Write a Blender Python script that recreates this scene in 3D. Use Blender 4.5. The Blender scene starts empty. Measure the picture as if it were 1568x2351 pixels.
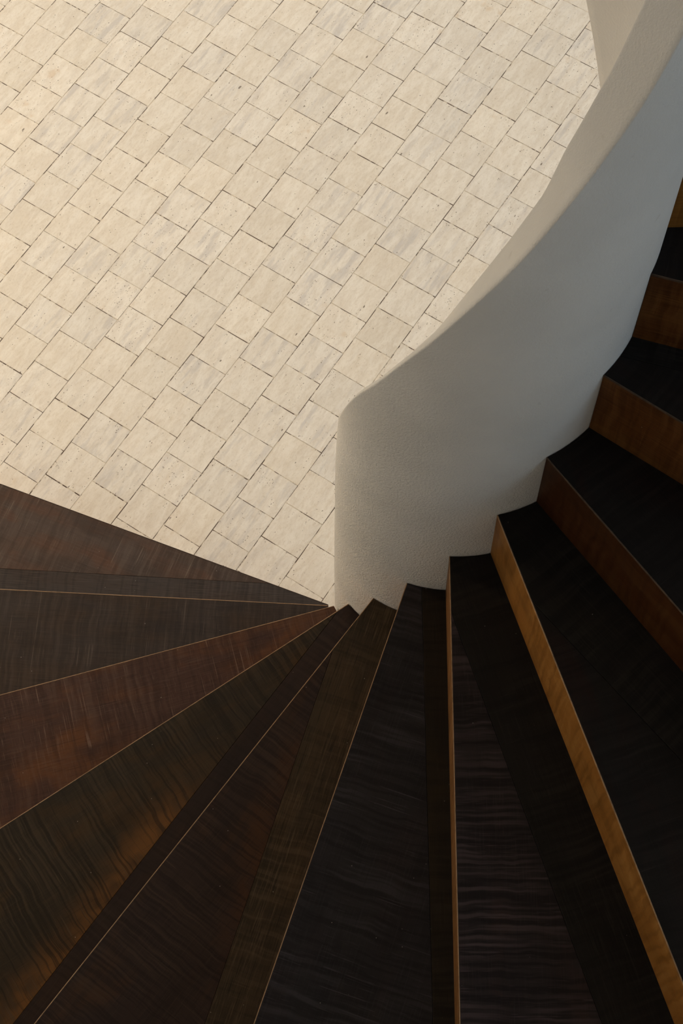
import bpy, bmesh, math, random
from mathutils import Vector, Matrix
random.seed(7)
PI = math.pi
sc = bpy.context.scene
COL = sc.collection

# ------------------------------------------------------------------ camera
# World: metres, origin on the floor at the axis of the spiral, z up.
CAM_LOC = Vector((-1.08117, -0.55466, 3.78671))
CAM_ROT = Matrix(((0.55425244, 0.77683644, -0.29888021),
                  (-0.83198701, 0.50647920, -0.22644300),
                  (-0.02453257, 0.37417104, 0.92703516)))
FPX, CX, CY = 3661.376, 784.0, 1175.5
cam_d = bpy.data.cameras.new('camera')
cam_d.sensor_fit = 'VERTICAL'
cam_d.sensor_height = 36.0
cam_d.sensor_width = 24.0
cam_d.lens = FPX / 2351 * 36.0
cam_d.clip_start = 0.02
cam = bpy.data.objects.new('camera', cam_d)
COL.objects.link(cam)
cam.matrix_world = Matrix.Translation(CAM_LOC) @ CAM_ROT.to_4x4()
sc.camera = cam

# ------------------------------------------------------------------ world, lights, exposure
sc.view_settings.view_transform = 'Standard'
sc.view_settings.look = 'None'
sc.view_settings.exposure = 0.0
sc.view_settings.gamma = 1.0
w = bpy.data.worlds.new('world')
sc.world = w
w.use_nodes = True
w.node_tree.nodes['Background'].inputs[0].default_value = (0.55, 0.68, 0.85, 1)
w.node_tree.nodes['Background'].inputs[1].default_value = 1.0

def area(name, loc, target, size, size_y, power, col):
    d = bpy.data.lights.new(name, 'AREA')
    d.shape = 'RECTANGLE'
    d.size, d.size_y = size, size_y
    d.energy = power
    d.color = col
    o = bpy.data.objects.new(name, d)
    COL.objects.link(o)
    o.location = loc
    o.rotation_euler = (Vector(target) - Vector(loc)).to_track_quat('-Z', 'Y').to_euler()
    return o

ROOM = (-3.4, 4.2, -3.6, 4.4, 6.4)      # x0 x1 y0 y1 height
# area lights added at made-up, unseen windows and skylight
area('added_skylight_light', (2.5, 2.95, 6.34), (2.3, 2.3, 0.0), 1.8, 1.8, 212, (1.0, 0.965, 0.91))  # unseen skylight, made up to brighten the hall floor
area('added_hall_window_light', (-2.3, 4.33, 2.0), (0.2, 0.0, 0.8), 1.5, 1.5, 20, (1.0, 0.88, 0.70))  # unseen window light, added low to lift balustrade end and risers
area('added_stair_window_light', (0.6, -3.5, 3.7), (0.0, -0.3, 1.9), 1.4, 1.4, 15.5, (0.50, 0.76, 1.0))  # unseen window light, added to cool the stair side of the balustrade
LAMP_POWER = 92

# ------------------------------------------------------------------ helpers
def P(o, label=None, cat=None, kind=None, group=None):
    if label: o['label'] = label
    if cat: o['category'] = cat
    if kind: o['kind'] = kind
    if group: o['group'] = group
    return o

def mesh_obj(name, verts, faces, mat=None, parent=None, smooth=False, mats=None, fmat=None):
    me = bpy.data.meshes.new(name)
    me.from_pydata([tuple(v) for v in verts], [], faces)
    for m in (mats or ([mat] if mat else [])):
        me.materials.append(m)
    if fmat:
        for p_, i in zip(me.polygons, fmat): p_.material_index = i
    bm = bmesh.new(); bm.from_mesh(me)
    bmesh.ops.recalc_face_normals(bm, faces=bm.faces)
    bm.to_mesh(me); bm.free()
    if smooth:
        for p_ in me.polygons: p_.use_smooth = True
    o = bpy.data.objects.new(name, me)
    COL.objects.link(o)
    if parent: o.parent = parent
    return o

def box(name, lo, hi, mat, parent=None):
    x0, y0, z0 = lo; x1, y1, z1 = hi
    v = [(x0,y0,z0),(x1,y0,z0),(x1,y1,z0),(x0,y1,z0),(x0,y0,z1),(x1,y0,z1),(x1,y1,z1),(x0,y1,z1)]
    f = [(0,3,2,1),(4,5,6,7),(0,1,5,4),(1,2,6,5),(2,3,7,6),(3,0,4,7)]
    return mesh_obj(name, v, f, mat, parent)

def interp(tab, x):
    if x <= tab[0][0]:
        (a, b), (c, d) = tab[0], tab[1]
    elif x >= tab[-1][0]:
        (a, b), (c, d) = tab[-2], tab[-1]
    else:
        for (a, b), (c, d) in zip(tab, tab[1:]):
            if a <= x <= c: break
    return b + (d - b) * (x - a) / (c - a)

def pol(r, deg, z=0.0):
    return Vector((r * math.cos(math.radians(deg)), r * math.sin(math.radians(deg)), z))

def back(px, py, z):
    """pixel of the 1568x2351 photo -> point on the horizontal plane at height z"""
    d = CAM_ROT @ Vector(((px - CX) / FPX, -(py - CY) / FPX, -1.0))
    return CAM_LOC + d * ((z - CAM_LOC.z) / d.z)

def to_px(v):
    q = CAM_ROT.transposed() @ (Vector(v) - CAM_LOC)
    return CX - FPX * q.x / q.z, CY + FPX * q.y / q.z

# ------------------------------------------------------------------ materials
class NT:
    def __init__(s, name):
        s.m = bpy.data.materials.new(name); s.m.use_nodes = True
        s.t = s.m.node_tree; s.b = s.t.nodes['Principled BSDF']
    def n(s, typ, **kw):
        nd = s.t.nodes.new(typ)
        for k, v in kw.items(): setattr(nd, k, v)
        return nd
    def put(s, sock, val):
        if hasattr(val, 'is_linked') or hasattr(val, 'links'): s.t.links.new(val, sock)
        else: sock.default_value = val
    def math(s, op, a, b=None, c=None, clamp=False):
        nd = s.n('ShaderNodeMath', operation=op, use_clamp=clamp)
        for i, v in enumerate((a, b, c)):
            if v is not None: s.put(nd.inputs[i], v)
        return nd.outputs[0]
    def vmath(s, op, a, b):
        nd = s.n('ShaderNodeVectorMath', operation=op)
        s.put(nd.inputs[0], a); s.put(nd.inputs[1], b)
        return nd.outputs[0]
    def noise(s, vec, scale=1.0, detail=3.0, rough=0.5, dist=0.0):
        nd = s.n('ShaderNodeTexNoise')
        s.put(nd.inputs['Vector'], vec)
        nd.inputs['Scale'].default_value = scale
        nd.inputs['Detail'].default_value = detail
        nd.inputs['Roughness'].default_value = rough
        nd.inputs['Distortion'].default_value = dist
        return nd.outputs[0]
    def ss(s, x, a, b, lo=0.0, hi=1.0):
        nd = s.n('ShaderNodeMapRange', interpolation_type='SMOOTHSTEP')
        s.put(nd.inputs[0], x)
        for i, v in zip((1, 2, 3, 4), (a, b, lo, hi)): nd.inputs[i].default_value = v
        return nd.outputs[0]
    def mix(s, fac, a, b, blend='MIX'):
        nd = s.n('ShaderNodeMix', data_type='RGBA', blend_type=blend)
        s.put(nd.inputs[0], fac)
        for i, v in ((6, a), (7, b)):
            s.put(nd.inputs[i], (*v, 1) if isinstance(v, tuple) and len(v) == 3 else v)
        return nd.outputs[2]
    def bump(s, h, strength, dist, prev=None):
        nd = s.n('ShaderNodeBump')
        nd.inputs['Strength'].default_value = strength
        nd.inputs['Distance'].default_value = dist
        s.put(nd.inputs['Height'], h)
        if prev is not None: s.put(nd.inputs['Normal'], prev)
        return nd.outputs[0]
    def out(s, col, rough, normal=None, spec=0.4):
        s.put(s.b.inputs['Base Color'], (*col, 1) if isinstance(col, tuple) else col)
        s.put(s.b.inputs['Roughness'], rough)
        s.b.inputs['Specular IOR Level'].default_value = spec
        if normal is not None: s.put(s.b.inputs['Normal'], normal)
        return s.m

def travertine(name, island):
    t = NT(name)
    tc = t.n('ShaderNodeTexCoord').outputs['Object']
    if island: rnd = t.n('ShaderNodeNewGeometry').outputs['Random Per Island']
    else: rnd = t.n('ShaderNodeObjectInfo').outputs['Random']
    off = t.n('ShaderNodeCombineXYZ')
    t.put(off.inputs[0], t.math('MULTIPLY', rnd, 37.0))
    t.put(off.inputs[1], t.math('MULTIPLY', rnd, 91.0))
    t.put(off.inputs[2], t.math('MULTIPLY', rnd, 13.0))
    v = t.vmath('ADD', tc, off.outputs[0])
    r2 = t.math('FRACT', t.math('MULTIPLY', rnd, 57.31))
    r3 = t.math('FRACT', t.math('MULTIPLY', rnd, 211.7))
    st = t.vmath('MULTIPLY', v, (1.0, 3.2, 1.0))
    band = t.noise(st, 14.0, 4.0, 0.55, 0.6)
    fine = t.noise(t.vmath('MULTIPLY', v, (1.0, 2.2, 1.0)), 70.0, 4.0, 0.65, 0.4)
    speck = t.noise(v, 300.0, 2.0, 0.6)
    c = t.mix(t.ss(band, 0.36, 0.66), (0.70, 0.63, 0.53), (0.77, 0.71, 0.615))
    # greyer bands on some of the tiles
    gm = t.math('MULTIPLY', t.ss(r2, 0.45, 0.95, 0.15, 1.0), t.ss(t.noise(t.vmath('MULTIPLY', v, (0.6, 3.0, 1.0)), 13.0, 3.0, 0.6), 0.48, 0.68))
    c = t.mix(t.math('MULTIPLY', gm, 0.8), c, (0.56, 0.515, 0.47))
    # warm stain
    sm = t.math('MULTIPLY', t.ss(t.noise(v, 22.0, 3.0), 0.62, 0.78), t.ss(r3, 0.5, 1.0))
    c = t.mix(t.math('MULTIPLY', sm, 0.5), c, (0.58, 0.42, 0.26))
    c = t.mix(t.ss(fine, 0.30, 0.56, 0.26, 0.0), c, (0.50, 0.40, 0.28))
    c = t.mix(t.ss(speck, 0.30, 0.46, 0.16, 0.0), c, (0.42, 0.34, 0.25))
    val = t.math('MULTIPLY_ADD', r3, 0.08, 0.95)
    hs = t.n('ShaderNodeHueSaturation'); t.put(hs.inputs['Color'], c); t.put(hs.inputs['Value'], val)
    t.put(hs.inputs['Saturation'], t.math('MULTIPLY_ADD', r2, -0.2, 1.08))
    c = hs.outputs[0]
    # pits: small holes strung along the bedding
    pv = t.vmath('MULTIPLY', v, (0.62, 1.0, 1.0))
    pv = t.vmath('ADD', pv, t.vmath('MULTIPLY', t.n_vec(v, 130.0), (0.004, 0.004, 0.0)))
    vo = t.n('ShaderNodeTexVoronoi'); t.put(vo.inputs['Vector'], pv); vo.inputs['Scale'].default_value = 340.0
    vor = t.n('ShaderNodeSeparateColor'); t.put(vor.inputs[0], vo.outputs['Color'])
    keep = t.math('ADD', t.ss(t.noise(st, 26.0, 2.0), 0.53, 0.68, 0.0, 0.45), t.math('MULTIPLY', t.ss(r3, 0.6, 1.0), 0.12))
    keep = t.math('MULTIPLY', t.math('ADD', keep, -0.02), t.ss(r2, 0.1, 0.9, 0.35, 1.25))
    rad = t.math('MULTIPLY_ADD', vor.outputs[1], 0.30, 0.10)
    hole = t.math('MULTIPLY', t.math('LESS_THAN', vor.outputs[0], keep),
                  t.ss(t.math('SUBTRACT', vo.outputs['Distance'], rad), -0.08, 0.05, 1.0, 0.0))
    vo2 = t.n('ShaderNodeTexVoronoi'); t.put(vo2.inputs['Vector'], t.vmath('MULTIPLY', pv, (0.8, 1.1, 1.0))); vo2.inputs['Scale'].default_value = 62.0
    v2r = t.n('ShaderNodeSeparateColor'); t.put(v2r.inputs[0], vo2.outputs['Color'])
    big = t.math('MULTIPLY', t.math('LESS_THAN', v2r.outputs[0], 0.03),
                 t.ss(t.math('SUBTRACT', vo2.outputs['Distance'], t.math('MULTIPLY', v2r.outputs[1], 0.12)), 0.03, 0.09, 1.0, 0.0))
    hole = t.math('MAXIMUM', hole, big)
    c = t.mix(t.math('MULTIPLY', hole, 0.82), c, (0.14, 0.105, 0.075))
    h = t.math('SUBTRACT', t.math('MULTIPLY', fine, 0.25), hole)
    nrm = t.bump(h, 0.35, 0.0015)
    return t.out(c, 0.62, nrm, 0.3)

def n_vec(self, vec, scale):
    nd = self.n('ShaderNodeTexNoise'); self.put(nd.inputs['Vector'], vec)
    nd.inputs['Scale'].default_value = scale
    return nd.outputs[1]
NT.n_vec = n_vec

def grout():
    t = NT('grout')
    tc = t.n('ShaderNodeTexCoord').outputs['Object']
    f = t.ss(t.noise(tc, 30.0, 4.0, 0.65), 0.47, 0.56)
    c = t.mix(f, (0.09, 0.06, 0.045), (0.60, 0.525, 0.42))
    return t.out(c, 0.9, None, 0.2)

def plaster(name, col, bump=0.5, scale=190.0, rough_where=None):
    t = NT(name)
    tc = t.n('ShaderNodeTexCoord').outputs['Object']
    big = t.noise(tc, 5.0, 3.0, 0.5)
    c = t.mix(t.ss(big, 0.3, 0.7), tuple(x * 0.94 for x in col), tuple(min(1, x * 1.03) for x in col))
    gr = t.noise(tc, scale, 3.0, 0.7)
    if rough_where:                                  # grain bump stronger low on the wall, weaker higher up
        sz = t.n('ShaderNodeSeparateXYZ'); t.put(sz.inputs[0], tc)
        gr = t.math('MULTIPLY', gr, t.ss(sz.outputs[2], 0.9, 2.1, 1.0, 0.28))
    lump = t.noise(tc, 16.0, 2.0, 0.5)
    mk = t.ss(t.noise(tc, 60.0, 2.0), 0.72, 0.80, 0.0, 0.16)
    c = t.mix(mk, c, (0.42, 0.36, 0.29))
    n1 = t.bump(lump, 0.18, 0.006)
    n2 = t.bump(gr, bump, 0.0045, n1)
    return t.out(c, 0.85, n2, 0.15)

def wood(name, base, second, streak, amt=0.5, saw=0.6, grain=0.4, rough=0.56, spec=0.10, freq=1.0, ripple=0.3, stain=None):
    """dark stained board; local x runs along the step's front edge"""
    t = NT(name)
    tc = t.n('ShaderNodeTexCoord').outputs['Object']
    rnd = t.n('ShaderNodeObjectInfo').outputs['Random']
    off = t.n('ShaderNodeCombineXYZ')
    for i, k in enumerate((23.0, 47.0, 11.0)): t.put(off.inputs[i], t.math('MULTIPLY', rnd, k))
    v = t.vmath('ADD', tc, off.outputs[0])
    big = t.noise(t.vmath('MULTIPLY', v, (1.0, 2.4, 1.0)), 5.5, 4.0, 0.55, 0.4)
    c = t.mix(t.ss(big, 0.46, 0.72, 0.0, amt), base, second)
    c = t.mix(t.ss(t.noise(t.vmath('MULTIPLY', v, (1.0, 2.0, 1.0)), 7.0, 3.0, 0.5), 0.34, 0.5, 0.5, 0.0), c, tuple(x * 0.6 for x in base))
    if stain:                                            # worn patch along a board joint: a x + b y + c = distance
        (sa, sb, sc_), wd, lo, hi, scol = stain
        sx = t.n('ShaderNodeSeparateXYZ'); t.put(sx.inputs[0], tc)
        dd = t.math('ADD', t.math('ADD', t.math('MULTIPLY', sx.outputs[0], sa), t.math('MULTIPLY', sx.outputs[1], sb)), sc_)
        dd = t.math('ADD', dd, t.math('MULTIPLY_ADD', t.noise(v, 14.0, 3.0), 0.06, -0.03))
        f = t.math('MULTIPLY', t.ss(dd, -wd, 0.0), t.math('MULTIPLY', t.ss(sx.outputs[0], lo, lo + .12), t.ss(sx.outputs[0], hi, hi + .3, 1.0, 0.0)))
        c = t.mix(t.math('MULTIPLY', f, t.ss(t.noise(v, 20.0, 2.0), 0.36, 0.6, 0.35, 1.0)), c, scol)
    # ripple left by the saw, then sparse thin scratches across the board
    wob = t.vmath('MULTIPLY', t.n_vec(t.vmath('MULTIPLY', v, (1.0, 1.6, 1.0)), 9.0), (0.018, 0.0, 0.0))
    sv = t.vmath('ADD', v, wob)
    rp = t.noise(t.vmath('MULTIPLY', sv, (105.0 * freq, 5.0, 1.0)), 1.0, 1.0, 0.5)
    rmask = t.ss(t.noise(v, 6.0, 2.0), 0.40, 0.60)
    c = t.mix(t.math('MULTIPLY', t.math('MULTIPLY', t.ss(rp, 0.50, 0.66), rmask), ripple), c, streak)
    c = t.mix(t.math('MULTIPLY', t.ss(rp, 0.50, 0.36), min(0.9, ripple * 1.2)), c, tuple(x * 0.45 for x in base))
    s1 = t.noise(t.vmath('MULTIPLY', v, (300.0, 5.0, 1.0)), 1.0, 2.0, 0.55)
    s2 = t.noise(t.vmath('MULTIPLY', v, (620.0, 26.0, 1.0)), 1.0, 2.0, 0.6)
    msk = t.ss(t.noise(t.vmath('MULTIPLY', v, (1.0, 1.6, 1.0)), 10.0, 2.0), 0.44, 0.62)
    m1 = t.math('MULTIPLY', t.ss(s1, 0.62, 0.70), msk)
    m2 = t.math('MULTIPLY', t.ss(s2, 0.60, 0.72), 0.45)
    sm = t.math('MULTIPLY', t.math('ADD', m1, m2, clamp=True), saw)
    c = t.mix(sm, c, tuple(min(1.0, x * 1.35) for x in streak))
    # long grain
    g = t.noise(t.vmath('MULTIPLY', v, (16.0, 420.0, 1.0)), 1.0, 3.0, 0.65, 0.3)
    gm = t.ss(t.noise(v, 13.0, 2.0), 0.36, 0.62, 0.35, 1.0)
    c = t.mix(t.math('MULTIPLY', t.ss(g, 0.52, 0.68, 0.0, grain), gm), c, streak)
    c = t.mix(t.ss(g, 0.30, 0.46, min(0.85, grain * 1.1), 0.0), c, tuple(x * 0.35 for x in base))
    # specks of dust
    vo = t.n('ShaderNodeTexVoronoi'); t.put(vo.inputs['Vector'], v); vo.inputs['Scale'].default_value = 70.0
    vr = t.n('ShaderNodeSeparateColor'); t.put(vr.inputs[0], vo.outputs['Color'])
    dust = t.math('MULTIPLY', t.math('LESS_THAN', vr.outputs[0], 0.10), t.math('LESS_THAN', vo.outputs['Distance'], 0.055))
    c = t.mix(t.math('MULTIPLY', dust, 0.5), c, (0.40, 0.37, 0.33))
    h = t.math('ADD', t.math('MULTIPLY', rp, 0.5), t.math('MULTIPLY', g, 0.5))
    return t.out(c, t.ss(big, 0.3, 0.7, rough - 0.06, rough + 0.08), t.bump(h, 0.2, 0.0012), spec)

def plain(name, col, rough=0.6, spec=0.3, emit=0.0, metal=0.0):
    t = NT(name)
    tc = t.n('ShaderNodeTexCoord').outputs['Object']
    c = t.mix(t.noise(tc, 12.0, 2.0), tuple(x * 0.93 for x in col), tuple(min(1, x * 1.05) for x in col))
    if emit:
        t.b.inputs['Emission Color'].default_value = (*col, 1)
        t.b.inputs['Emission Strength'].default_value = emit
    t.b.inputs['Metallic'].default_value = metal
    return t.out(c, rough, None, spec)

M_TILE = travertine('travertine', False)
M_TILEF = travertine('travertine_field', True)
M_GROUT = grout()
M_PLASTER = plaster('balustrade_plaster', (0.83, 0.80, 0.75), 0.9, 240.0, 'low')
M_ROOM = plaster('room_plaster', (0.60, 0.595, 0.58), 0.3, 120.0)
M_CEIL = plaster('ceiling_plaster', (0.78, 0.76, 0.72), 0.2, 120.0)

# ------------------------------------------------------------------ room shell
x0, x1, y0, y1, RH = ROOM
T = 0.2
FLOOR = box('floor', (x0 - T, y0 - T, -0.12), (x1 + T, y1 + T, -0.0009), M_GROUT)
P(FLOOR, kind='structure', label='floor bed of brown grout beneath the cream travertine tiles')

def wall_with_window(name, horiz, at, a0, a1, hole, label, n):
    """wall in the plane x=at or y=at, with a rectangular window opening; at < 0 grows outward to the negative side"""
    s = T if at > 0 else -T
    h0, h1, z0, z1 = hole
    def bx(nm, u0, u1, b, t_, mat, par=None, d0=0.0, d1=1.0):
        lo, hi = sorted((at + s * d0, at + s * d1))
        if horiz: return ((u0, lo, b), (u1, hi, t_))
        return ((lo, u0, b), (hi, u1, t_))
    vs, fs = [], []
    for (u0, u1, b, t_) in ((a0, h0, 0, RH), (h1, a1, 0, RH), (h0, h1, 0, z0), (h0, h1, z1, RH)):
        lo, hi = bx('', u0, u1, b, t_, None)
        k = len(vs)
        (ax, ay, az), (bx_, by, bz) = lo, hi
        vs += [(ax,ay,az),(bx_,ay,az),(bx_,by,az),(ax,by,az),(ax,ay,bz),(bx_,ay,bz),(bx_,by,bz),(ax,by,bz)]
        fs += [tuple(i + k for i in f) for f in ((0,3,2,1),(4,5,6,7),(0,1,5,4),(1,2,6,5),(2,3,7,6),(3,0,4,7))]
    P(mesh_obj(name, vs, fs, M_ROOM), kind='structure', label=label)
    wroot = bpy.data.objects.new(n, None); COL.objects.link(wroot)  # made-up window out of view, goes with an added area light
    c = ((h0 + h1) / 2, at + s * 0.5) if horiz else (at + s * 0.5, (h0 + h1) / 2)
    wroot.location = (c[0], c[1], z0)
    P(wroot, kind='structure', label='dark framed window added out of view as a light source')
    fr = plain('window_frame_paint', (0.08, 0.07, 0.06), 0.5)
    for (u0, u1, b, t_) in ((h0, h0 + .06, z0, z1), (h1 - .06, h1, z0, z1), (h0 + .06, h1 - .06, z0, z0 + .06),
                            (h0 + .06, h1 - .06, z1 - .06, z1), ((h0 + h1) / 2 - .025, (h0 + h1) / 2 + .025, z0 + .06, z1 - .06)):
        lo, hi = bx('', u0, u1, b, t_, None, None, 0.55, 0.85)
        o = box('window_frame', Vector(lo) - wroot.location, Vector(hi) - wroot.location, fr, wroot)

wall_with_window('wall_back', True, y1, x0, x1, (-3.1, -1.5, 1.2, 2.8), 'plain cream plaster end wall of the hall with an added square window', 'added_window_2')
wall_with_window('wall_front', True, y0, x0, x1, (-0.2, 1.4, 2.9, 4.5), 'plain cream plaster wall beside the upper steps with an added small window', 'added_window_1')
P(box('wall_left', (x0 - T, y0 - T, 0), (x0, y1 + T, RH), M_ROOM), kind='structure', label='plain cream plaster side wall of the hall')
P(box('wall_right', (x1, y0 - T, 0), (x1 + T, y1 + T, RH), M_ROOM), kind='structure', label='plain cream plaster wall opposite the lamp side of the hall')
SKY = (1.55, 3.45, 2.0, 3.9)       # opening in the ceiling for the added skylight
cv, cf = [], []
for (ax, bx_, ay, by) in ((x0 - T, SKY[0], y0 - T, y1 + T), (SKY[1], x1 + T, y0 - T, y1 + T), (SKY[0], SKY[1], y0 - T, SKY[2]), (SKY[0], SKY[1], SKY[3], y1 + T)):
    k = len(cv)
    cv += [(ax,ay,RH),(bx_,ay,RH),(bx_,by,RH),(ax,by,RH),(ax,ay,RH+T),(bx_,ay,RH+T),(bx_,by,RH+T),(ax,by,RH+T)]
    cf += [tuple(i + k for i in f) for f in ((0,3,2,1),(4,5,6,7),(0,1,5,4),(1,2,6,5),(2,3,7,6),(3,0,4,7))]
P(mesh_obj('ceiling', cv, cf, M_CEIL), kind='structure', label='plain white plaster ceiling of the hall with an added square skylight')

# ------------------------------------------------------------------ travertine tiles
L = 0.11
W = L * 1.034054
CXW, CYW = -0.0912, -1.984                 # spiral axis in the tile grid's own frame
OFF = {3: 2.7197, 4: 1.1648, 5: 0.7086, 6: 0.2015, 7: 1.6660, 8: 2.1399, 9: -2.5734, 10: -2.1101,
       11: -2.5417, 12: -2.0824, 13: -1.5641, 14: -1.0712}
def row_off(r):
    if r in OFF: return OFF[r] % 1.0
    if r < 3: return (0.70 if r % 2 else 0.18)
    return (0.43 if r % 2 else 0.92)

def tile_geo(rs):
    """bevelled, slightly uneven slab centred on the origin, top at z=0"""
    hx, hy, b = L / 2 - 0.0008, W / 2 - 0.0008, 0.0006
    def j(a): return rs.uniform(-a, a)
    e = 0.00045
    ol = [(-hx+j(e), -hy+j(e)), (j(.02), -hy+j(e)), (hx+j(e), -hy+j(e)), (hx+j(e), j(.02)),
          (hx+j(e), hy+j(e)), (j(.02), hy+j(e)), (-hx+j(e), hy+j(e)), (-hx+j(e), j(.02))]
    n = len(ol); v = []
    for x, y in ol: v.append((x, y, -0.010))
    for x, y in ol: v.append((x, y, -b))
    for x, y in ol: v.append((x - b * (1 if x > 0.04 else -1 if x < -0.04 else 0),
                              y - b * (1 if y > 0.04 else -1 if y < -0.04 else 0), 0.0))
    f = []
    for i in range(n):
        k = (i + 1) % n
        f += [(i, k, n + k, n + i), (n + i, n + k, 2 * n + k, 2 * n + i)]
    f.append(tuple(range(2 * n, 3 * n)))
    return v, f

VARS = [tile_geo(random.Random(100 + i)) for i in range(9)]
TM = []
for i, (v, f) in enumerate(VARS):
    me = bpy.data.meshes.new('tile')
    me.from_pydata(v, [], f); me.materials.append(M_TILE); TM.append(me)

VIS = [(-40, -40), (1390, -40), (1420, 210), (1290, 470), (1040, 800), (830, 960), (800, 1430), (740, 1420), (-40, 1150)]
def inside(p):
    x, y = p; c = False
    for (ax, ay), (bx, by) in zip(VIS, VIS[1:] + VIS[:1]):
        if (ay > y) != (by > y) and x < (bx - ax) * (y - ay) / (by - ay) + ax: c = not c
    return c

ind, rest = [], []
for r in range(-40, 60):
    o = row_off(r)
    yc = -(r - 0.5) * W - CYW
    if not (y0 - W / 2 < yc < y1 + W / 2): continue
    for jn in range(-50, 70):
        xc = (o + jn + 0.5) * L - CXW
        if not (x0 - L / 2 < xc < x1 + L / 2): continue
        cs = [to_px((xc + sx * L / 2, yc + sy * W / 2, 0)) for sx in (-.96, .96) for sy in (-.96, .96)]
        front = (Vector((xc, yc, 0)) - CAM_LOC).dot(CAM_ROT.col[2]) < 0
        (ind if front and any(inside(p) for p in cs) else rest).append((xc, yc))
if len(ind) > 300:
    ind.sort(key=lambda p: (p[0] - CAM_LOC.x) ** 2 + (p[1] - CAM_LOC.y) ** 2)
    rest += ind[300:]; ind = ind[:300]
rt = random.Random(5)
for (xc, yc) in ind:
    o = bpy.data.objects.new('tile', rt.choice(TM))
    COL.objects.link(o)
    o.parent = FLOOR
    o.location = (xc + rt.uniform(-.0004, .0004), yc + rt.uniform(-.0003, .0003), rt.uniform(-.0004, .0004))
    o.rotation_euler = (rt.uniform(-.0015, .0015), rt.uniform(-.0015, .0015), rt.uniform(-.0025, .0025) + (PI if rt.random() < .5 else 0))
fv, ff = [], []
for (xc, yc) in rest:
    v, f = rt.choice(VARS); k = len(fv)
    dz = rt.uniform(-.0004, .0004)
    fv += [(x + xc, y + yc, z + dz) for x, y, z in v]
    ff += [tuple(i + k for i in q) for q in f]
tf = mesh_obj('tile_field', fv, ff, M_TILEF, FLOOR)
P(tf, kind='stuff', label='further cream travertine tiles of the same floor')

# ------------------------------------------------------------------ balustrade: a helical plaster wall round an open well
RO, RI = 0.2575, 0.200
SLOPE = 0.0095
ZT = [(150, 1.47), (157, 1.525), (159, 1.537), (160, 1.548), (162, 1.5753), (164, 1.6058), (167, 1.648), (170, 1.689), (174, 1.739), (178, 1.780), (182, 1.8195),
      (186, 1.8642), (190, 1.9067), (195, 1.955), (200, 2.0035), (205, 2.0547),
      (210.5, 2.107), (220.5, 2.198), (229.7, 2.289), (238.5, 2.374), (247.2, 2.454), (252.3, 2.515), (300, 2.515 + 47.7 * SLOPE), (600, 2.515 + 347.7 * SLOPE)]
ZD = [(150, -.02), (170, -.03), (180, -.045), (188, -.05), (196.6, -.058), (210.8, -.045), (217, -.041), (223.4, -.041), (229.5, -.046),
      (234.5, -.018), (243, -.012), (254, -.016), (600, -.016)]
def zt(th): return sum(interp(ZT, th + q * 0.7) for q in range(-3, 4)) / 7
def zb(th): return max(0.0, 2.018 + (th - 338.6) * SLOPE)
END = [(0.0, 124.0), (0.3, 130.0), (0.5, 135.0), (0.7, 139.2), (0.9, 143.3), (1.1, 147.4), (1.3, 150.9), (1.45, 154.3), (1.55, 157.0)]   # angle of the raking free end, by height
def end_th(z): return interp(END, z)
TH_TOP = 556.0
RC, HT = (RO + RI) / 2, (RO - RI) / 2
N, NV = 260, 34
rings = []
z_tip = 1.59
for i in range(N + 1):
    s = i / N
    phi = (TH_TOP - 157.0) * (s ** 1.6) if i else 0.0     # degrees past the end
    prof = []
    d = math.radians(phi) * RC
    g = 1.0 if d >= .085 else max(0.02, math.sqrt(max(0.0, 1 - (1 - d / .085) ** 2)))     # stair side, softly rounded end
    g_in = 1.0 if d >= .03 else max(0.02, math.sqrt(max(0.0, 1 - (1 - d / .03) ** 2)))
    wgt = max(0.0, 1 - phi / 60.0) ** 2
    def ang(z): return 157.0 + phi + (end_th(min(z, 1.55)) - 157.0) * wgt
    th_top = 157.0 + phi
    for _ in range(12): th_top = ang(zt(th_top))
    ztop = zt(th_top); dz = interp(ZD, th_top) * g
    zbot = zb(157.0 + phi - 30 * wgt)
    ro, ri = RC + HT * g, RC - HT * g_in
    e = 0.006 * min(g, g_in)
    zr = 0.005
    lv_o = [zbot + (ztop - .016 - zbot) * q / NV for q in range(NV + 1)] + [ztop - .010, ztop - zr]
    lv_i = [zbot + (ztop + dz - .016 - zbot) * q / NV for q in range(NV + 1)] + [ztop + dz - .010, ztop + dz - zr]
    for z in lv_o: prof.append(pol(ro, ang(z), z))                # outer face, bottom to top
    for a in (30, 60, 90):
        prof.append(pol(ro - e * (1 - math.cos(math.radians(a))), th_top, ztop - zr + zr * math.sin(math.radians(a))))
    for f_ in (0.08, 0.5, 0.92):
        prof.append(pol(ro - e + (ri + e - ro + e) * f_, th_top, ztop + dz * f_))
    for a in (90, 60, 30):
        prof.append(pol(ri + e * (1 - math.cos(math.radians(a))), th_top, ztop + dz - zr + zr * math.sin(math.radians(a))))
    for z in reversed(lv_i): prof.append(pol(ri, ang(z), z))
    rings.append(prof)
m = len(rings[0])
bv = [p for r_ in rings for p in r_]
bf = [(i * m + k, i * m + (k + 1) % m, (i + 1) * m + (k + 1) % m, (i + 1) * m + k) for i in range(N) for k in range(m)]
bf += [tuple(range(m)), tuple(range(N * m, N * m + m))]
bal = mesh_obj('balustrade', bv, bf, M_PLASTER, None, True)
P(bal, 'curved white plaster balustrade wall winding up around the open well of the stairs', 'balustrade')

# ------------------------------------------------------------------ staircase
H = 0.1753933
ROUT = 1.44
RIN = 0.2583
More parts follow.
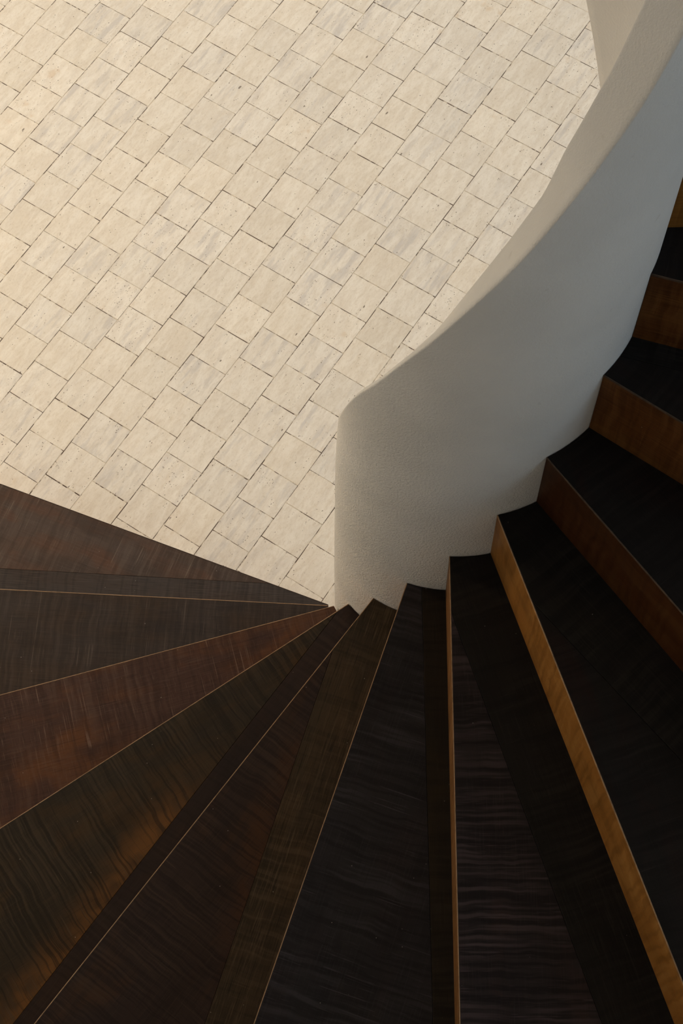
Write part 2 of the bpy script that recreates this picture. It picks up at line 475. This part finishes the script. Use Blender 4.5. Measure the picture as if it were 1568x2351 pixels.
# photo pixels: where each front edge leaves the frame, where it meets the balustrade
EDGE = {1: [(0, 1110), (757, 1389)], 2: [(0, 1352), (762, 1390)], 3: [(0, 1595), (772, 1389)], 4: [(0, 1901), (801, 1385)],
        5: [(77.5, 2351), (858, 1371)], 6: [(582, 2351), (935, 1334)], 7: [(1055, 2351), (1031, 1275)], 8: [(1568, 2260), (1140, 1180)],
        9: [(1568, 1410), (1257, 1053)], 10: [(1568, 971), (1386.6, 862)]}
LINE = {}
for k, (a, b) in EDGE.items():
    A, B = back(*a, k * H), back(*b, k * H)
    LINE[k] = (Vector((B.x, B.y)), (Vector((A.x, A.y)) - Vector((B.x, B.y))).normalized())
for k, (tb, td) in {11: (275.9, 286.4), 12: (292.7, 304.8), 13: (310.6, 323.2), 14: (328.8, 341.6), **{q: (347.2 + 18.4 * (q - 15), 360.0 + 18.4 * (q - 15)) for q in range(15, 28)}}.items():
    b = pol(RIN, tb)
    LINE[k] = (Vector((b.x, b.y)), Vector((math.cos(math.radians(td)), math.sin(math.radians(td)))))
KMAX = 26

def hit(p, d, r):
    """far crossing of the ray p + t d with the circle of radius r"""
    b = p.dot(d); c = p.dot(p) - r * r
    return p + d * (-b + math.sqrt(max(0, b * b - c)))
def near_core(p, d):
    b = p.dot(d); c = p.dot(p) - RIN * RIN
    D = b * b - c
    if D <= 0: return p - d * b
    return p + d * (-b + math.sqrt(D))
def arc(p, q, r, n):
    a, b = math.atan2(p.y, p.x), math.atan2(q.y, q.x)
    while b - a > PI: b -= 2 * PI
    while b - a < -PI: b += 2 * PI
    return [Vector((r * math.cos(a + (b - a) * i / n), r * math.sin(a + (b - a) * i / n))) for i in range(1, n)]
def clip(poly, p, nrm, sgn):
    out = []
    for a, b in zip(poly, poly[1:] + poly[:1]):
        da, db = (a - p).dot(nrm) * sgn, (b - p).dot(nrm) * sgn
        if da >= 0: out.append(a)
        if (da > 0) != (db > 0) and abs(da - db) > 1e-12: out.append(a + (b - a) * (da / (da - db)))
    res = []
    for q in out:
        if not res or (q - res[-1]).length > 1e-5: res.append(q)
    if len(res) > 1 and (res[0] - res[-1]).length < 1e-5: res.pop()
    return res

MW = {}
def slab(name, poly, org, d, z0, z1, mat, parent, bev=0.0006, zorg=0.0, parent_mw=None):
    """extruded plan polygon, stored in a local frame whose x axis runs along d"""
    nx = Vector((-d.y, d.x))
    loc = [((p - org).dot(d), (p - org).dot(nx)) for p in poly]
    bm = bmesh.new()
    vs = [bm.verts.new((x, y, z1 - zorg)) for x, y in loc]
    f = bm.faces.new(vs)
    if f.normal.z < 0: f.normal_flip()
    f.normal_update()
    if f.normal.z < 0: bmesh.ops.reverse_faces(bm, faces=[f])
    ex = bmesh.ops.extrude_face_region(bm, geom=[f])
    for g in ex['geom']:
        if isinstance(g, bmesh.types.BMVert): g.co.z = z0 - zorg
    bmesh.ops.recalc_face_normals(bm, faces=bm.faces)
    if bev:
        ed = [e for e in bm.edges if all(abs(v.co.z - (z1 - zorg)) < 1e-6 for v in e.verts)]
        bmesh.ops.bevel(bm, geom=ed, offset=bev, segments=1, affect='EDGES', clamp_overlap=True)
    me = bpy.data.meshes.new(name); bm.to_mesh(me); bm.free()
    me.materials.append(mat)
    o = bpy.data.objects.new(name, me); COL.objects.link(o)
    o.parent = parent
    mw = Matrix(((d.x, nx.x, 0, org.x), (d.y, nx.y, 0, org.y), (0, 0, 1, zorg), (0, 0, 0, 1)))
    if parent_mw is not None: o.matrix_basis = parent_mw.inverted() @ mw
    else: o.matrix_basis = mw
    MW[o.name] = mw
    return o

STAIR = bpy.data.objects.new('spiral_staircase', None); COL.objects.link(STAIR)
P(STAIR, 'dark stained wooden spiral staircase fanning around the white plaster balustrade', 'staircase')

SPLIT = {1: [(0, 1305), (625, 1340)], 4: [(30, 2351), (735, 1455)], 5: [(470, 2351), (750, 1535)], 6: [(989, 2150), (971, 1455)],
         7: [(1089, 1550), (1309, 2150)], 8: [(1399, 1570), (1568, 1750)], 10: [(1425, 818), (1568, 852)]}
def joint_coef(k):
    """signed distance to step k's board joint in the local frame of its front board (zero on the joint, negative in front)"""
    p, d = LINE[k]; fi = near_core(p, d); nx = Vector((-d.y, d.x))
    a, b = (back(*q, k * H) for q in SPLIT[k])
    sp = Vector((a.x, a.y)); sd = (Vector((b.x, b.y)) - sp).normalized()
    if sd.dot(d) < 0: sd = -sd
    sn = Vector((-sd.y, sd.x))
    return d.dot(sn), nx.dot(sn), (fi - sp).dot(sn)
def W_(n, b, s, k, **kw): return wood('wood_' + n, b, s, k, **kw)
WD = {
    1: W_('umber', (.058, .038, .028), (.085, .038, .022), (.105, .080, .062), amt=.6, saw=.6, grain=.2, ripple=.25),
    2: W_('grey_brown', (0.0281, 0.0189, 0.0140), (0.0405, 0.0243, 0.0140), (0.0540, 0.0405, 0.0313), amt=.4, saw=.7, grain=.25, ripple=.25),
    3: W_('red_brown', (0.0408, 0.0190, 0.0122), (0.0850, 0.0326, 0.0109), (0.0816, 0.0490, 0.0340), amt=.8, saw=.9, grain=.35, ripple=.3),
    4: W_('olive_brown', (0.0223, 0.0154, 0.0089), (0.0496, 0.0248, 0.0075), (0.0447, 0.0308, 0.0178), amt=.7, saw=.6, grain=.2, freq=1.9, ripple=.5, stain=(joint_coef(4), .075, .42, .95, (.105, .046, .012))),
    5: W_('plum_brown', (0.0248, 0.0151, 0.0124), (0.0481, 0.0220, 0.0096), (0.0481, 0.0310, 0.0206), amt=.6, saw=.45, grain=.25, freq=1.5, ripple=.4, stain=(joint_coef(5), .05, .25, .5, (.05, .022, .010))),
    6: W_('ebony', (0.0205, 0.0173, 0.0185), (0.0283, 0.0179, 0.0174), (0.0472, 0.0425, 0.0464), amt=.4, saw=.6, grain=.2, freq=1.1, ripple=.4),
    7: W_('ebony_red', (0.0238, 0.0177, 0.0179), (0.0410, 0.0216, 0.0179), (0.0685, 0.0491, 0.0504), amt=.5, saw=.5, grain=.15, freq=1.3, ripple=.6),
    8: W_('ebony_dull', (0.0132, 0.0108, 0.0096), (0.0270, 0.0096, 0.0066), (0.0270, 0.0216, 0.0192), amt=.4, saw=.3, grain=.2),
}
WB = {
    1: W_('back_grain', (0.0368, 0.0272, 0.0224), (0.0480, 0.0304, 0.0224), (0.0680, 0.0528, 0.0432), amt=.3, saw=.1, grain=.6),
    4: W_('back_plum', (0.0182, 0.0109, 0.0085), (0.0303, 0.0157, 0.0097), (0.0363, 0.0242, 0.0182), amt=.5, saw=.15, grain=.25),
    5: W_('back_worn', (0.0360, 0.0245, 0.0144), (0.0576, 0.0346, 0.0158), (0.0864, 0.0612, 0.0360), amt=.5, saw=.15, grain=.65),
    6: W_('back_dark', (0.0165, 0.0116, 0.0077), (0.0275, 0.0176, 0.0077), (0.0330, 0.0248, 0.0165), amt=.5, saw=.2, grain=.3),
    7: W_('back_black', (0.0126, 0.0105, 0.0091), (0.0154, 0.0119, 0.0091), (0.0315, 0.0266, 0.0224), amt=.4, saw=.15, grain=.35),
}
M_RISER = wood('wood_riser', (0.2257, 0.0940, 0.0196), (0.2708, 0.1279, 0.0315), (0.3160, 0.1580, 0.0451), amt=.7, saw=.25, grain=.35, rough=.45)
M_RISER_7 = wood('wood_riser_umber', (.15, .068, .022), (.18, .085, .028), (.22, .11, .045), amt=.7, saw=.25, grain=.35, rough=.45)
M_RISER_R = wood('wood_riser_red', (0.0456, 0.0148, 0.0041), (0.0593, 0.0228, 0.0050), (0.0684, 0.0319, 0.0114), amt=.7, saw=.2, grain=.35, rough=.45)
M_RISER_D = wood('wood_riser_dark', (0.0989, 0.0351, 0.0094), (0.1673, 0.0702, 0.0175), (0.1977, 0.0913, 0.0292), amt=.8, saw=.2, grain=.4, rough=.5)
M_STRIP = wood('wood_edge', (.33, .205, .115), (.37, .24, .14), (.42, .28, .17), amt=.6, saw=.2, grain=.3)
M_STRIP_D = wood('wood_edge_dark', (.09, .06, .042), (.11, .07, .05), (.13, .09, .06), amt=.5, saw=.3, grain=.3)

TT = 0.026
for k in range(1, KMAX + 1):
    p, d = LINE[k]; p2, d2 = LINE[k + 1]
    n1, n2 = Vector((-d.y, d.x)), Vector((-d2.y, d2.x))
    z = k * H
    fi, fo = near_core(p, d), hit(p, d, ROUT)
    bi = near_core(p2 + n2 * .016, d2); bo = hit(p2 + n2 * .016, d2, ROUT)
    poly = [fi, fo] + arc(fo, bo, ROUT, 7) + [bo, bi] + arc(bi, fi, RIN, 7)
    poly = clip(clip(poly, fi + n1 * .0018, n1, 1), p2 + n2 * .016, n2, -1)
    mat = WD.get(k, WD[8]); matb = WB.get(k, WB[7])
    if k in SPLIT:
        a, b = (back(*q, z) for q in SPLIT[k])
        sp = Vector((a.x, a.y)); sd = (Vector((b.x, b.y)) - sp).normalized()
        if sd.dot(d) < 0: sd = -sd
        sn = Vector((-sd.y, sd.x))
        front = clip(poly, sp - sn * .0002, sn, -1)
        rear = clip(poly, sp + sn * .0002, sn, 1)
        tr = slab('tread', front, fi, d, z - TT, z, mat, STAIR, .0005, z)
        slab('back_board', rear, sp, sd, z - TT, z, matb, tr, .0005, z, MW[tr.name])
    else:
        tr = slab('tread', poly, fi, d, z - TT, z, mat, STAIR, .0005, z)
    # thin lipping along the front edge
    lip = [fi, fo, fo + n1 * .0016, fi + n1 * .0016]
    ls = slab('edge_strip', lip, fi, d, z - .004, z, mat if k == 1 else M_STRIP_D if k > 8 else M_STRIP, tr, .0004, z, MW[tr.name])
    # riser facing below the lipping, standing on the tread before
    o0 = fi + n1 * .0004; o1 = fo + n1 * .0004
    rz = [o0, o1, o1 + n1 * .0013, o0 + n1 * .0013]
    nx = Vector((-d.y, d.x))
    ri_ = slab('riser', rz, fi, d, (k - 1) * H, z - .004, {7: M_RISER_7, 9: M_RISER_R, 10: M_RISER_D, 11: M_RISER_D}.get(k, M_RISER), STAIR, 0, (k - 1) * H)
    # riser boards carry their grain along the step: turn the local y axis up for the texture
    for vtx in ri_.data.vertices: vtx.co = Vector((vtx.co.x, vtx.co.z, -vtx.co.y))
    ri_.matrix_basis = MW[ri_.name] @ Matrix.Rotation(PI / 2, 4, 'X')

    # panel closing the outer end of the step, down to the soffit
    ao, bo_ = hit(p + n1 * .003, d, ROUT - .004), hit(p2, d2, ROUT - .004)
    pts = [ao] + arc(ao, bo_, ROUT - .004, 5) + [bo_]
    pv = []
    for q in pts:
        th = math.degrees(math.atan2(q.y, q.x)) % 360
        th += 360 * round((102 + (k - .5) * 18.4 - th) / 360)
        lo_z = max(0.0, min(zb(th) - .01, z - .2)) if k > 1 else 0.0
        for sc_, zz in ((1.0, lo_z), (.992, lo_z), (.992, z - TT), (1.0, z - TT)): pv.append((q.x * sc_, q.y * sc_, zz))
    n_ = len(pts)
    pf = [(i * 4 + c_, i * 4 + (c_ + 1) % 4, i * 4 + 4 + (c_ + 1) % 4, i * 4 + 4 + c_) for i in range(n_ - 1) for c_ in range(4)]
    pf += [(0, 1, 2, 3), tuple((n_ - 1) * 4 + c_ for c_ in range(4))]
    mesh_obj('end_panel', pv, pf, M_RISER_D, STAIR)

# plaster soffit slab that carries the steps
sv, sf = [], []
NS = 110
ths = [128 + (560 - 128) * i / NS for i in range(NS + 1)]
for th in ths:
    b = max(0.0, zb(th))
    t_ = b + 0.12
    for r_, z_ in ((RIN + .001, b), (ROUT - .02, b), (ROUT - .02, t_), (RIN + .001, t_)):
        sv.append(pol(r_, th, z_))
for i in range(NS):
    for k in range(4):
        sf.append((i * 4 + k, i * 4 + (k + 1) % 4, i * 4 + 4 + (k + 1) % 4, i * 4 + 4 + k))
sf += [(0, 1, 2, 3), tuple(NS * 4 + q for q in range(4))]
# flat landing at the top of the flight
lv = []
NL = 16
for i in range(NL + 1):
    th = 559 + 84 * i / NL
    for r_, z_ in ((RIN + .001, 26 * H - .16), (ROUT, 26 * H - .16), (ROUT, 26 * H), (RIN + .001, 26 * H)): lv.append(pol(r_, th, z_))
lf = [(i * 4 + k, i * 4 + (k + 1) % 4, i * 4 + 4 + (k + 1) % 4, i * 4 + 4 + k) for i in range(NL) for k in range(4)] + [(0, 1, 2, 3), tuple(NL * 4 + q for q in range(4))]
mesh_obj('landing', lv, lf, M_ROOM, STAIR)
so = mesh_obj('soffit', sv, sf, M_ROOM, STAIR)
P(so, label='white plaster underside of the staircase')

# ------------------------------------------------------------------ pendant lamp added out of frame to warm the hall light
def lathe(name, prof, mat, parent, n=28):
    v, f = [], []
    for i in range(n):
        a = 2 * PI * i / n
        v += [(r_ * math.cos(a), r_ * math.sin(a), z_) for r_, z_ in prof]
    q = len(prof)
    for i in range(n):
        for k in range(q - 1):
            f.append((i * q + k, i * q + k + 1, ((i + 1) % n) * q + k + 1, ((i + 1) % n) * q + k))
    return mesh_obj(name, v, f, mat, parent, True)
LX, LY, LZ = -0.55, 2.75, 2.25
lamp = bpy.data.objects.new('added_pendant_lamp', None); COL.objects.link(lamp); lamp.location = (LX, LY, LZ)
P(lamp, 'unseen pendant lamp with a linen drum shade, added to light the hall floor', 'lamp')
lathe('lamp_shade', [(.22, 0), (.22, .26), (.215, .26), (.215, 0), (.22, 0)], plain('linen', (.80, .70, .52), .8), lamp)
lathe('cord', [(.004, .20), (.004, RH - LZ)], plain('cord_black', (.02, .02, .02)), lamp, 8)
lathe('bulb_holder', [(.0, .20), (.03, .20), (.03, .13), (.0, .13)], plain('brass', (.45, .32, .12), .35, .5, 0, 1.0), lamp, 16)
pd = bpy.data.lights.new('added_bulb', 'POINT'); pd.energy = LAMP_POWER; pd.color = (1.0, .78, .50); pd.shadow_soft_size = .09
po = bpy.data.objects.new('added_bulb', pd); COL.objects.link(po); po.parent = lamp; po.location = (0, 0, .05)
